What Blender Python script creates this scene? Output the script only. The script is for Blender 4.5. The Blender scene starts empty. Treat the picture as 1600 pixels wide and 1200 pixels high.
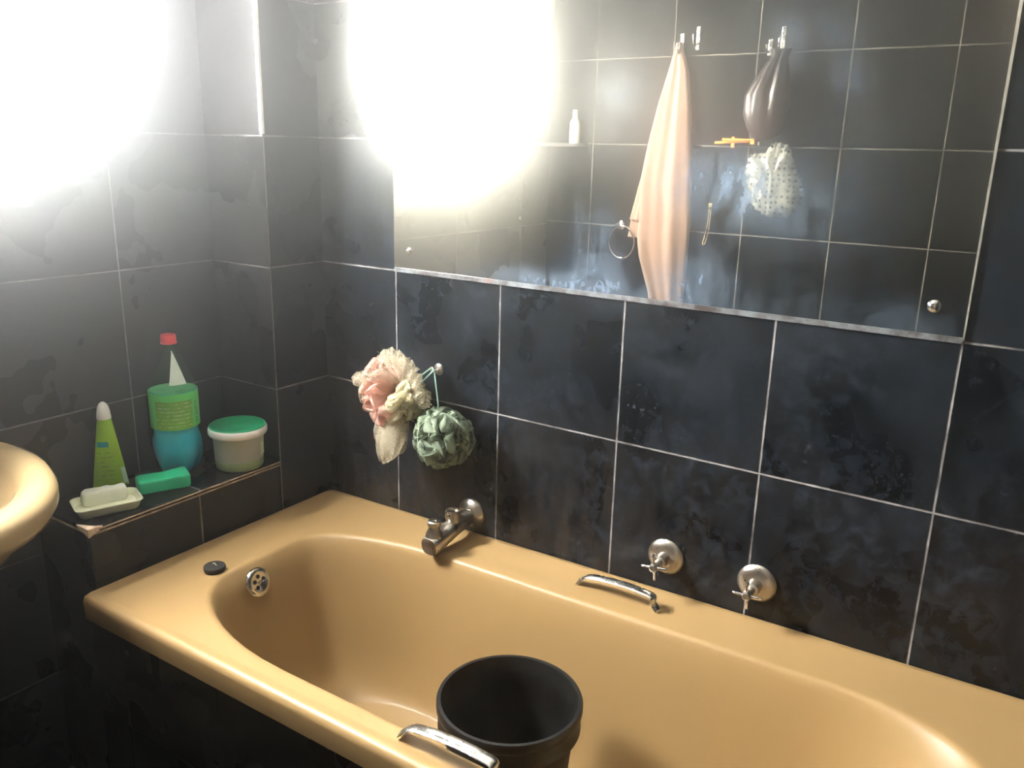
import bpy, bmesh, math, random
from mathutils import Vector, Matrix, noise as mnoise
PI = math.pi
S = bpy.context.scene
COL = S.collection
random.seed(7)
U = 0.3            # one wall tile, metres
Z0 = 1.15          # height of the tile course the mirror stands on
def V(x, y, z):    # tile units -> metres
    return Vector((x * U, y * U, z * U + Z0))

# ------------------------------------------------------------------ camera, world, light, exposure
cam_d = bpy.data.cameras.new('camera')
cam = bpy.data.objects.new('camera', cam_d); COL.objects.link(cam)
right = Vector((0.83213837, 0.55406321, 0.02365777))
up = Vector((-0.16820888, 0.21152026, 0.96279019))
fwd = Vector((-0.52844253, 0.80515411, -0.26921248))
cam.matrix_world = Matrix((
    (right.x, up.x, -fwd.x, 1.56127), (right.y, up.y, -fwd.y, -1.50066),
    (right.z, up.z, -fwd.z, 1.43137), (0, 0, 0, 1)))
cam_d.sensor_width = 36.0
cam_d.lens = 1310.9 / 1600 * 36.0
cam_d.clip_start = 0.02
S.camera = cam

WINDOW_STRENGTH = 22.0      # frosted pane, sky only
SUN_STRENGTH = 800.0        # where the sun stands behind the frosted pane
HAZE = 0.21
HAZE_G = 0.965
S.view_settings.view_transform = 'Standard'
S.view_settings.look = 'None'
S.view_settings.exposure = 0.0
S.view_settings.gamma = 1.0
S.view_settings.use_curve_mapping = False
S.cycles.max_bounces = 8
S.cycles.volume_bounces = 1
S.cycles.sample_clamp_indirect = 60.0

world = bpy.data.worlds.new('bloom_haze'); S.world = world
world.use_nodes = True
wn = world.node_tree.nodes; wl = world.node_tree.links
wn['Background'].inputs['Strength'].default_value = 0.0
if HAZE > 0:
    vs = wn.new('ShaderNodeVolumeScatter')
    vs.inputs['Color'].default_value = (0.97, 0.97, 0.97, 1)
    # haze added to spread a bloom around the window; thins out downwards
    gp = wn.new('ShaderNodeNewGeometry'); sx = wn.new('ShaderNodeSeparateXYZ'); wl.new(gp.outputs['Position'], sx.inputs[0])
    mr_ = wn.new('ShaderNodeMapRange'); mr_.interpolation_type = 'SMOOTHSTEP'
    wl.new(sx.outputs[2], mr_.inputs[0])
    for i_, v_ in enumerate((1.12, 1.55, 0.0, HAZE)): mr_.inputs[1 + i_].default_value = v_
    wl.new(mr_.outputs[0], vs.inputs['Density'])
    vs.inputs['Anisotropy'].default_value = HAZE_G
    wl.new(vs.outputs[0], wn['World Output'].inputs['Volume'])

def lamp(name, loc, power, radius, color):
    d = bpy.data.lights.new(name, 'POINT'); d.energy = power; d.shadow_soft_size = radius; d.color = color
    o = bpy.data.objects.new(name, d); COL.objects.link(o); o.location = loc
    return o
lamp('hall_fill', (1.45, -2.45, 2.15), 5.0, 0.09, (1.0, 0.83, 0.62))  # unseen warm fill light added behind the camera

# ------------------------------------------------------------------ materials
class NT:
    def __init__(s, m):
        s.t = m.node_tree; s.n = s.t.nodes; s.l = s.t.links
    def node(s, typ, **kw):
        n = s.n.new(typ)
        for k, v in kw.items(): setattr(n, k, v)
        return n
    def put(s, sock, v):
        if hasattr(v, 'is_output') or isinstance(v, bpy.types.NodeSocket): s.l.new(v, sock)
        elif isinstance(v, (tuple, list)) and len(v) == 3 and sock.type == 'RGBA': sock.default_value = (*v, 1)
        else: sock.default_value = v
    def math(s, op, a, b=0.0, c=None, clamp=False):
        n = s.node('ShaderNodeMath', operation=op, use_clamp=clamp)
        s.put(n.inputs[0], a); s.put(n.inputs[1], b)
        if c is not None: s.put(n.inputs[2], c)
        return n.outputs[0]
    def mix(s, f, a, b):
        n = s.node('ShaderNodeMix', data_type='RGBA')
        s.put(n.inputs[0], f); s.put(n.inputs[6], a); s.put(n.inputs[7], b)
        return n.outputs[2]
    def ramp(s, v, lo, hi, a=0.0, b=1.0):
        n = s.node('ShaderNodeMapRange', clamp=True)
        s.put(n.inputs[0], v)
        for i, x in enumerate((lo, hi, a, b)): s.put(n.inputs[1 + i], x)
        return n.outputs[0]
    def noise(s, vec, scale, detail=4.0, rough=0.55, dist=0.0):
        n = s.node('ShaderNodeTexNoise')
        if vec is not None: s.put(n.inputs['Vector'], vec)
        s.put(n.inputs['Scale'], scale); s.put(n.inputs['Detail'], detail)
        s.put(n.inputs['Roughness'], rough); s.put(n.inputs['Distortion'], dist)
        return n.outputs[0]
    def pos(s):
        return s.node('ShaderNodeNewGeometry').outputs['Position']
    def objc(s):
        return s.node('ShaderNodeTexCoord').outputs['Object']
    def sep(s, v):
        n = s.node('ShaderNodeSeparateXYZ'); s.put(n.inputs[0], v); return n.outputs
    def scale(s, v, xyz):
        n = s.node('ShaderNodeVectorMath', operation='MULTIPLY'); s.put(n.inputs[0], v); n.inputs[1].default_value = xyz
        return n.outputs[0]
    def bump(s, h, strength=0.3, dist=0.01):
        n = s.node('ShaderNodeBump'); s.put(n.inputs['Height'], h)
        n.inputs['Strength'].default_value = strength; n.inputs['Distance'].default_value = dist
        return n.outputs[0]
def new_mat(name):
    m = bpy.data.materials.new(name); m.use_nodes = True
    return m, NT(m), m.node_tree.nodes['Principled BSDF']

def plain(name, col, rough=0.4, metal=0.0, var=0.0, vscale=20.0, coat=0.0, sss=0.0, trans=0.0, bumpy=0.0, bscale=60.0, ior=1.45, alpha=1.0):
    m, t, b = new_mat(name)
    b.inputs['Roughness'].default_value = rough; b.inputs['Metallic'].default_value = metal
    b.inputs['Coat Weight'].default_value = coat; b.inputs['IOR'].default_value = ior
    b.inputs['Transmission Weight'].default_value = trans; b.inputs['Alpha'].default_value = alpha
    if sss:
        b.inputs['Subsurface Weight'].default_value = sss; b.inputs['Subsurface Radius'].default_value = (0.02, 0.02, 0.02)
        b.inputs['Subsurface Scale'].default_value = 0.5
    oc = t.objc()
    n = t.noise(oc, vscale, 5)
    dk = tuple(c * (1 - var) for c in col); lt = tuple(min(1, c * (1 + var)) for c in col)
    t.put(b.inputs['Base Color'], t.mix(t.ramp(n, 0.3, 0.7), dk, lt))
    if bumpy:
        t.put(b.inputs['Normal'], t.bump(t.noise(oc, bscale, 4), bumpy, 0.004))
    return m

def tile_mat(name, au, av, u0, v0, su, sv, vmin=-9.0, dark=(0.010, 0.011, 0.014), light=(0.045, 0.050, 0.068), grout=(0.30, 0.27, 0.24), gw=0.0036,
             scuff=1.0, lime=0.0, rough=(0.22, 0.42), gmin=0.25, ior=1.33):
    m, t, b = new_mat(name)
    p = t.pos(); xyz = t.sep(p)
    def edge(ax, o, s):
        q = t.math('DIVIDE', t.math('SUBTRACT', xyz[ax], o), s)
        fr = t.math('FRACT', q)
        d = t.math('MULTIPLY', t.math('SUBTRACT', 0.5, t.math('ABSOLUTE', t.math('SUBTRACT', fr, 0.5))), s)
        return d, t.math('FLOOR', q)
    du, iu = edge(au, u0, su); dv, iv = edge(av, v0, sv)
    wob = t.noise(p, 60, 3)
    gwn = t.math('MULTIPLY', gw * 0.5, t.ramp(wob, 0.2, 0.8, 0.7, 1.3))
    dv = t.math('ADD', dv, t.ramp(xyz[av], vmin, vmin + .001, 1.0, 0.0))
    dmin = t.math('MINIMUM', du, dv)
    mask = t.ramp(t.math('SUBTRACT', dmin, gwn), -0.0008, 0.0008, 1.0, 0.0)
    # each tile a little different
    cmb = t.node('ShaderNodeCombineXYZ'); t.put(cmb.inputs[0], iu); t.put(cmb.inputs[1], iv)
    wn_ = t.node('ShaderNodeTexWhiteNoise', noise_dimensions='3D'); t.put(wn_.inputs['Vector'], cmb.outputs[0])
    off = t.node('ShaderNodeVectorMath', operation='ADD'); t.put(off.inputs[0], p)
    sc = t.node('ShaderNodeVectorMath', operation='SCALE'); t.put(sc.inputs[0], wn_.outputs['Color']); sc.inputs['Scale'].default_value = 9.0
    t.put(off.inputs[1], sc.outputs[0]); tp = off.outputs[0]
    cl = t.noise(tp, 5, 3, 0.5, 0.0)
    cl2 = t.noise(t.scale(tp, (30, 30, 13)), 1.0, 5, 0.62, 0.0)
    base = t.mix(t.ramp(t.math('ADD', t.math('MULTIPLY', cl, 0.55), t.math('MULTIPLY', cl2, 0.45)), 0.40, 0.72), dark, light)
    base = t.mix(t.math('MULTIPLY', t.ramp(wn_.outputs['Value'], 0, 1, 0.0, 0.35), 1.0), base, dark)
    sp = t.noise(p, 70, 3, 0.6, 0.3); sp2 = t.noise(p, 6, 3)
    spk = t.math('MULTIPLY', t.math('MULTIPLY', t.ramp(sp, 0.62, 0.76), t.ramp(sp2, 0.5, 0.65)), 0.35 * scuff)
    base = t.mix(spk, base, (0.15, 0.17, 0.21))
    sm = t.noise(tp, 34, 7, 0.68, 0.4); smz = t.noise(p, 4.5, 3, 0.5)
    sf = t.math('MULTIPLY', t.math('MULTIPLY', t.ramp(sm, 0.47, 0.74), t.ramp(smz, 0.38, 0.62, 0.15, 1.0)), 0.55 * scuff, clamp=True)
    base = t.mix(sf, base, tuple(min(1, c * 3.0) for c in light))
    if lime:
        st = t.noise(t.scale(p, (9, 9, 2.2)), 3.0, 6, 0.6)
        low = t.ramp(xyz[2], 0.5, 0.95, 1.0, 0.0)
        st = t.math('MULTIPLY', t.math('MULTIPLY', t.ramp(st, 0.42, 0.72), low), t.ramp(xyz[0], 0.30, 1.5, lime, lime * 0.1))
        base = t.mix(st, base, (0.070, 0.052, 0.036))
    gcol = t.mix(t.ramp(t.noise(p, 9, 5, 0.6), 0.36, 0.60), tuple(c * gmin for c in grout), grout)
    t.put(b.inputs['Base Color'], t.mix(mask, base, gcol))
    r = t.ramp(cl, 0.35, 0.65, rough[0], rough[1])
    t.put(b.inputs['Roughness'], t.math('ADD', r, t.math('MULTIPLY', mask, 0.4)))
    b.inputs['IOR'].default_value = ior
    h = t.math('SUBTRACT', 0.0, mask)
    t.put(b.inputs['Normal'], t.bump(h, 0.35, 0.0015))
    return m
TH = 0.2978
M = {}
M['tile_back'] = tile_mat('slate_tile_mirror_wall', 0, 2, 0.8004 * U, Z0, U, TH, vmin=Z0 - 1.7 * U, dark=(0.0016, 0.0022, 0.0030), light=(0.0110, 0.0145, 0.0205), grout=(0.33, 0.31, 0.30), gw=0.0034, gmin=0.14, scuff=1.3, lime=0.7)
M['tile_left'] = tile_mat('slate_tile_window_wall', 1, 2, -1.41 * U, Z0, 1.35 * U, TH, dark=(0.008, 0.008, 0.008), light=(0.010, 0.010, 0.0105), grout=(0.16, 0.15, 0.14), gw=0.0028, scuff=0.3)
M['tile_pier_side'] = tile_mat('slate_tile_pier_side', 0, 2, -8.0, Z0, 20.0, TH, dark=(0.005, 0.0045, 0.0045), light=(0.012, 0.011, 0.011), grout=(0.16, 0.14, 0.13), gw=0.0026, scuff=0.2)
M['tile_pier_face'] = tile_mat('slate_tile_pier_face', 1, 2, -0.566 * U, Z0, 20.0, TH, vmin=Z0 - 1.7 * U, dark=(0.005, 0.0045, 0.0045), light=(0.012, 0.011, 0.011), grout=(0.22, 0.19, 0.17), gw=0.0032, scuff=0.3)
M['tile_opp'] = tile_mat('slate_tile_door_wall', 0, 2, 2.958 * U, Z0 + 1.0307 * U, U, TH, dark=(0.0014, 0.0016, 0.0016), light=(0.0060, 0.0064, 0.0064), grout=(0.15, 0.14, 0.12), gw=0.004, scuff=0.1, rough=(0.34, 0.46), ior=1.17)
M['tile_ledge'] = tile_mat('slate_tile_ledge', 1, 2, -1.355 * U, -5.0, 0.98 * U, 20.0, dark=(0.005, 0.005, 0.005), light=(0.014, 0.013, 0.013), grout=(0.22, 0.18, 0.14), gw=0.0036, scuff=0.2)
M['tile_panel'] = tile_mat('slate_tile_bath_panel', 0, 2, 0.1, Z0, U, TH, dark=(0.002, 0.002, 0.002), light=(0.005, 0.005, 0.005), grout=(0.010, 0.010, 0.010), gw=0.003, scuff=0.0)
M['tile_floor'] = tile_mat('dark_floor_tile', 0, 1, 0.05, 0.0, U, U, dark=(0.003, 0.003, 0.003), light=(0.008, 0.008, 0.008), grout=(0.05, 0.05, 0.05), scuff=0.0)
M['plaster'] = plain('white_plaster', (0.72, 0.70, 0.66), 0.8, var=0.04, bumpy=0.15)
M['hall_paint'] = plain('cream_hall_paint', (0.75, 0.68, 0.56), 0.7, var=0.03)
M['wood'] = plain('brown_hall_floor', (0.20, 0.12, 0.07), 0.5, var=0.2)
M['white_paint'] = plain('white_gloss_paint', (0.80, 0.80, 0.78), 0.35, var=0.03)

# bath enamel, pale tan
m, t, b = new_mat('tan_bath_enamel'); oc = t.objc()
n1 = t.noise(oc, 1.6, 2, 0.5)
t.put(b.inputs['Base Color'], t.mix(t.ramp(n1, 0.3, 0.7), (0.310, 0.196, 0.082), (0.335, 0.214, 0.092)))
b.inputs['Roughness'].default_value = 0.42; b.inputs['IOR'].default_value = 1.4
M['enamel'] = m
m, t, b = new_mat('cream_basin_ceramic'); oc = t.objc()
t.put(b.inputs['Base Color'], t.mix(t.ramp(t.noise(oc, 5, 4), 0.3, 0.7), (0.36, 0.255, 0.130), (0.39, 0.28, 0.15)))
b.inputs['Roughness'].default_value = 0.2
M['ceramic'] = m
def metal(name, col, r0, r1, stain=0.0):
    m, t, b = new_mat(name); oc = t.objc()
    n = t.noise(oc, 35, 5, 0.65); n2 = t.noise(oc, 90, 3)
    t.put(b.inputs['Roughness'], t.ramp(n, 0.3, 0.7, r0, r1)); b.inputs['Metallic'].default_value = 1.0
    k = t.math('MULTIPLY', t.ramp(n, 0.5, 0.68), stain)
    t.put(b.inputs['Base Color'], t.mix(k, col, (0.30, 0.27, 0.20)))
    t.put(b.inputs['Metallic'], t.math('SUBTRACT', 1.0, t.math('MULTIPLY', k, 0.8)))
    t.put(b.inputs['Normal'], t.bump(n2, 0.05, 0.001))
    return m
M['chrome'] = metal('chrome', (0.72, 0.71, 0.69), 0.08, 0.2, 0.1)
M['old_chrome'] = metal('dull_scaled_chrome', (0.46, 0.42, 0.365), 0.24, 0.42, 0.45)
M['steel'] = metal('brushed_steel', (0.60, 0.58, 0.54), 0.2, 0.35, 0.1)
M['brass'] = metal('brass_wire', (0.80, 0.58, 0.28), 0.2, 0.4, 0.1)
M['black_rubber'] = plain('black_rubber', (0.018, 0.016, 0.015), 0.6, var=0.3)
M['black_plastic'] = plain('worn_black_plastic', (0.004, 0.004, 0.004), 0.42, var=0.5, vscale=30, bumpy=0.15)

# mirror with smears
m, t, b = new_mat('smeared_mirror_glass'); p = t.pos(); xyz = t.sep(p)
b.inputs['Metallic'].default_value = 1.0; b.inputs['Roughness'].default_value = 0.0
b.inputs['Base Color'].default_value = (0.90, 0.87, 0.77, 1)
tot = None
for (x, z, rx, rz, k) in [(1.03, 1.380, .085, .055, .75), (0.77, 1.22, .05, .09, .40), (0.985, 1.20, .045, .06, .45), (0.80, 1.54, .05, .035, .25), (1.13, 1.625, .07, .05, .16), (1.215, 1.56, .03, .05, .15),
                          (1.12, 1.33, .10, .05, .20), (0.68, 1.165, .16, .022, .5), (1.22, 1.37, .09, .12, .10), (0.95, 1.17, .25, .05, .2), (1.35, 1.17, .09, .03, .2)]:
    dx = t.math('DIVIDE', t.math('SUBTRACT', xyz[0], x), rx); dz = t.math('DIVIDE', t.math('SUBTRACT', xyz[2], z), rz)
    r2 = t.math('ADD', t.math('MULTIPLY', dx, dx), t.math('MULTIPLY', dz, dz))
    g = t.math('MULTIPLY', t.math('POWER', 2.718, t.math('MULTIPLY', r2, -1.0)), k)
    tot = g if tot is None else t.math('ADD', tot, g)
streak = t.noise(t.scale(p, (18, 18, 10)), 1.8, 7, 0.66, 0.5)
tot = t.math('MULTIPLY', t.math('MULTIPLY', tot, 1.6), t.ramp(streak, 0.32, 0.70))
tot = t.math('ADD', tot, t.math('MULTIPLY', t.ramp(t.noise(p, 9, 6, 0.6), 0.5, 0.8), 0.003), clamp=True)
dif = t.node('ShaderNodeBsdfDiffuse'); dif.inputs['Color'].default_value = (0.20, 0.26, 0.34, 1)
glare_lobe = t.node('ShaderNodeBsdfGlossy'); glare_lobe.inputs['Roughness'].default_value = 0.34; glare_lobe.inputs['Color'].default_value = (0.92, 0.86, 0.70, 1)
mm = t.node('ShaderNodeMixShader')      # rough lobe added near the window end, widening its mirrored glare
t.put(mm.inputs[0], t.math('MULTIPLY', t.ramp(xyz[0], 0.26, 0.70, 0.26, 0.0), t.ramp(t.noise(p, 6, 4), 0.3, 0.7, 0.85, 1.15)))
t.l.new(b.outputs[0], mm.inputs[1]); t.l.new(glare_lobe.outputs[0], mm.inputs[2])
mx = t.node('ShaderNodeMixShader'); t.put(mx.inputs[0], tot); t.l.new(mm.outputs[0], mx.inputs[1]); t.l.new(dif.outputs[0], mx.inputs[2])
t.l.new(mx.outputs[0], t.n['Material Output'].inputs['Surface'])
M['mirror'] = m
m, t, b = new_mat('corroded_mirror_edge'); p = t.pos()
n = t.noise(p, 22, 6, 0.65)
c = t.mix(t.ramp(n, 0.40, 0.62), (0.34, 0.36, 0.38), (0.10, 0.08, 0.075))
c = t.mix(t.ramp(t.noise(p, 8, 3), 0.60, 0.68), c, (0.30, 0.12, 0.08))
t.put(b.inputs['Base Color'], c); b.inputs['Roughness'].default_value = 0.3; b.inputs['Metallic'].default_value = 0.5
M['mirror_edge'] = m
M['mirror_bevel'] = plain('pale_mirror_bevel', (0.62, 0.60, 0.52), 0.25, 0.6, var=0.25, vscale=40)

# daylight behind frosted glass
m, t, b = new_mat('frosted_daylit_pane'); p = t.pos()
b.inputs['Base Color'].default_value = (0.8, 0.8, 0.8, 1); b.inputs['Roughness'].default_value = 0.5
dv = t.node('ShaderNodeVectorMath', operation='DISTANCE'); t.put(dv.inputs[0], p); dv.inputs[1].default_value = (-.2670, -2.62 * U, Z0 + 1.75 * U)
g = t.math('POWER', 2.718, t.math('MULTIPLY', t.math('POWER', t.math('DIVIDE', dv.outputs['Value'], .150), 2.0), -1.0))
t.put(b.inputs['Emission Color'], t.mix(g, (0.90, 0.95, 1.0), (1.0, 0.95, 0.82)))
t.put(b.inputs['Emission Strength'], t.math('ADD', WINDOW_STRENGTH, t.math('MULTIPLY', g, SUN_STRENGTH)))
M['pane'] = m

def cloth(name, col, weave=400, var=0.08, sheen=0.3):
    m, t, b = new_mat(name); oc = t.objc()
    n = t.noise(oc, 12, 5); f = t.noise(oc, weave, 2)
    t.put(b.inputs['Base Color'], t.mix(t.ramp(n, 0.3, 0.7), tuple(c * (1 - var) for c in col), tuple(min(1, c * (1 + var)) for c in col)))
    b.inputs['Roughness'].default_value = 0.95; b.inputs['Sheen Weight'].default_value = sheen
    t.put(b.inputs['Normal'], t.bump(f, 0.5, 0.002))
    return m
M['towel'] = cloth('peach_terry', (0.185, 0.115, 0.086))
M['bag'] = plain('dark_brown_satin', (0.016, 0.009, 0.009), 0.42, var=0.3, vscale=8)

# shower cap, clear film with grey dots
m, t, b = new_mat('dotted_clear_film'); oc = t.objc()
vor = t.node('ShaderNodeTexVoronoi'); vor.inputs['Scale'].default_value = 56.0; vor.inputs['Randomness'].default_value = 0.35
t.put(vor.inputs['Vector'], t.scale(oc, (1, 0.02, 1)))
dot = t.ramp(vor.outputs['Distance'], 0.22, 0.32, 1.0, 0.0)
cr = t.noise(oc, 25, 5)
t.put(b.inputs['Base Color'], t.mix(dot, t.mix(t.ramp(cr, 0.35, 0.65), (0.15, 0.15, 0.12), (0.34, 0.33, 0.27)), (0.05, 0.05, 0.055)))
b.inputs['Roughness'].default_value = 0.22; b.inputs['Alpha'].default_value = 0.88
t.put(b.inputs['Normal'], t.bump(cr, 0.6, 0.01))
M['film'] = m

def netting(name, col, thin=0.35):
    m, t, b = new_mat(name); oc = t.objc()
    n = t.noise(oc, 30, 4)
    f = t.noise(oc, 420, 1)
    tr = t.node('ShaderNodeBsdfTransparent'); tl = t.node('ShaderNodeBsdfTranslucent'); df = t.node('ShaderNodeBsdfDiffuse')
    c = t.mix(t.ramp(n, 0.3, 0.7), tuple(x * 0.85 for x in col), col)
    t.put(tl.inputs['Color'], c); t.put(df.inputs['Color'], c)
    m1 = t.node('ShaderNodeMixShader'); m1.inputs[0].default_value = 0.4
    t.l.new(df.outputs[0], m1.inputs[1]); t.l.new(tl.outputs[0], m1.inputs[2])
    m2 = t.node('ShaderNodeMixShader'); t.put(m2.inputs[0], t.math('ADD', thin - 0.04, t.math('MULTIPLY', t.ramp(f, 0.4, 0.6), 0.08)))
    t.l.new(m1.outputs[0], m2.inputs[1]); t.l.new(tr.outputs[0], m2.inputs[2])
    t.l.new(m2.outputs[0], t.n['Material Output'].inputs['Surface'])
    return m
M['net_pink'] = netting('pink_netting', (0.93, 0.60, 0.50), 0.38)
M['net_cream'] = netting('cream_netting', (0.86, 0.80, 0.56), 0.42)
M['net_sheer'] = netting('sheer_cream_netting', (0.74, 0.66, 0.50), 0.62)
M['net_green'] = netting('grey_green_netting', (0.40, 0.47, 0.35), 0.30)
M['mint_cord'] = plain('mint_cord', (0.50, 0.80, 0.68), 0.6, var=0.05)

# bottle and tubs
m, t, b = new_mat('clear_pet'); 
gl = t.node('ShaderNodeBsdfGlossy'); gl.inputs['Roughness'].default_value = 0.12; gl.inputs['Color'].default_value = (0.9, 1, 0.93, 1)
tr = t.node('ShaderNodeBsdfTransparent'); tr.inputs['Color'].default_value = (0.93, 0.98, 0.95, 1)
df = t.node('ShaderNodeBsdfDiffuse'); df.inputs['Color'].default_value = (0.20, 0.42, 0.32, 1)
lw = t.node('ShaderNodeLayerWeight'); lw.inputs['Blend'].default_value = 0.25
frv = t.math('ADD', 0.03, t.math('MULTIPLY', t.math('POWER', lw.outputs['Facing'], 2.5), 0.30))
m1 = t.node('ShaderNodeMixShader'); m1.inputs[0].default_value = 0.03; t.l.new(tr.outputs[0], m1.inputs[1]); t.l.new(df.outputs[0], m1.inputs[2])
m2 = t.node('ShaderNodeMixShader'); t.put(m2.inputs[0], frv); t.l.new(m1.outputs[0], m2.inputs[1]); t.l.new(gl.outputs[0], m2.inputs[2])
t.l.new(m2.outputs[0], t.n['Material Output'].inputs['Surface']); M['pet'] = m
M['teal_liquid'] = plain('teal_liquid', (0.02, 0.52, 0.72), 0.35, var=0.08, sss=0.3)
M['glint_paint'] = plain('painted_pale_glint', (0.62, 0.72, 0.60), 0.6, var=0.1)  # pale colour for the painted window glint on the bottle
M['label_green'] = plain('bright_green_label', (0.14, 0.66, 0.16), 0.35, var=0.05, sss=0.1)
M['label_glow'] = plain('painted_green_glow', (0.13, 0.50, 0.22), 0.6, var=0.15, vscale=60)  # label's green glow put into the liquid surface colour
M['red_cap'] = plain('red_plastic', (0.72, 0.06, 0.07), 0.4, var=0.05)
M['lime_tube'] = plain('lime_green_plastic', (0.33, 0.56, 0.02), 0.35, var=0.08)
M['white_plastic'] = plain('white_plastic', (0.80, 0.77, 0.70), 0.35, var=0.03)
M['cream_plastic'] = plain('cream_plastic', (0.78, 0.78, 0.56), 0.35, var=0.04)
M['soap_white'] = plain('pale_soap', (0.82, 0.82, 0.66), 0.5, var=0.04, bumpy=0.1)
M['soap_green'] = plain('green_soap', (0.03, 0.52, 0.25), 0.45, var=0.08, bumpy=0.1)
M['lid_green'] = plain('green_lid_plastic', (0.012, 0.22, 0.09), 0.3, var=0.08)
M['tub_body'] = plain('cloudy_tub_plastic', (0.42, 0.44, 0.36), 0.4, var=0.1, vscale=9, sss=0.3)
M['tub_fill'] = plain('green_dregs', (0.20, 0.26, 0.12), 0.5, var=0.2)
M['teal_ink'] = plain('teal_ink', (0.02, 0.30, 0.32), 0.4, var=0.1)
M['pale_ink'] = plain('pale_ink', (0.60, 0.74, 0.55), 0.4, var=0.1)
M['broken_tile'] = plain('raw_broken_tile', (0.75, 0.55, 0.38), 0.8, var=0.2, vscale=60)
M['tan_grout'] = plain('tan_edge_grout', (0.36, 0.26, 0.16), 0.7, var=0.4, vscale=50)
M['pale_edge'] = plain('pale_tile_edge', (0.70, 0.66, 0.58), 0.35, var=0.15, vscale=40)
M['shelf_grey'] = plain('grey_stone_shelf', (0.12, 0.12, 0.12), 0.4, var=0.15)
M['orange'] = plain('orange_plastic', (0.85, 0.25, 0.03), 0.4, var=0.05)

def printed(name, ground, ink, sx, rows):
    """ground with soft unreadable rows of small print"""
    m, t, b = new_mat(name); oc = t.objc(); xyz = t.sep(oc)
    fr = t.math('FRACT', t.math('MULTIPLY', xyz[2], rows))
    line = t.math('MULTIPLY', t.ramp(t.math('ABSOLUTE', t.math('SUBTRACT', fr, 0.5)), 0.16, 0.26, 1.0, 0.0),
                  t.ramp(t.noise(t.scale(oc, (sx, sx, rows * 0.8)), 1.0, 4), 0.44, 0.56))
    t.put(b.inputs['Base Color'], t.mix(t.math('MULTIPLY', line, 0.55), ground, ink)); b.inputs['Roughness'].default_value = 0.35
    return m
M['label_print'] = printed('green_label_print', (0.15, 0.40, 0.03), (0.55, 0.68, 0.40), 90, 110)
M['label_side'] = printed('white_label_print', (0.12, 0.42, 0.08), (0.85, 0.95, 0.85), 300, 160)
M['tube_print'] = printed('lime_tube_print', (0.33, 0.56, 0.02), (0.14, 0.34, 0.05), 90, 90)

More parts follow.
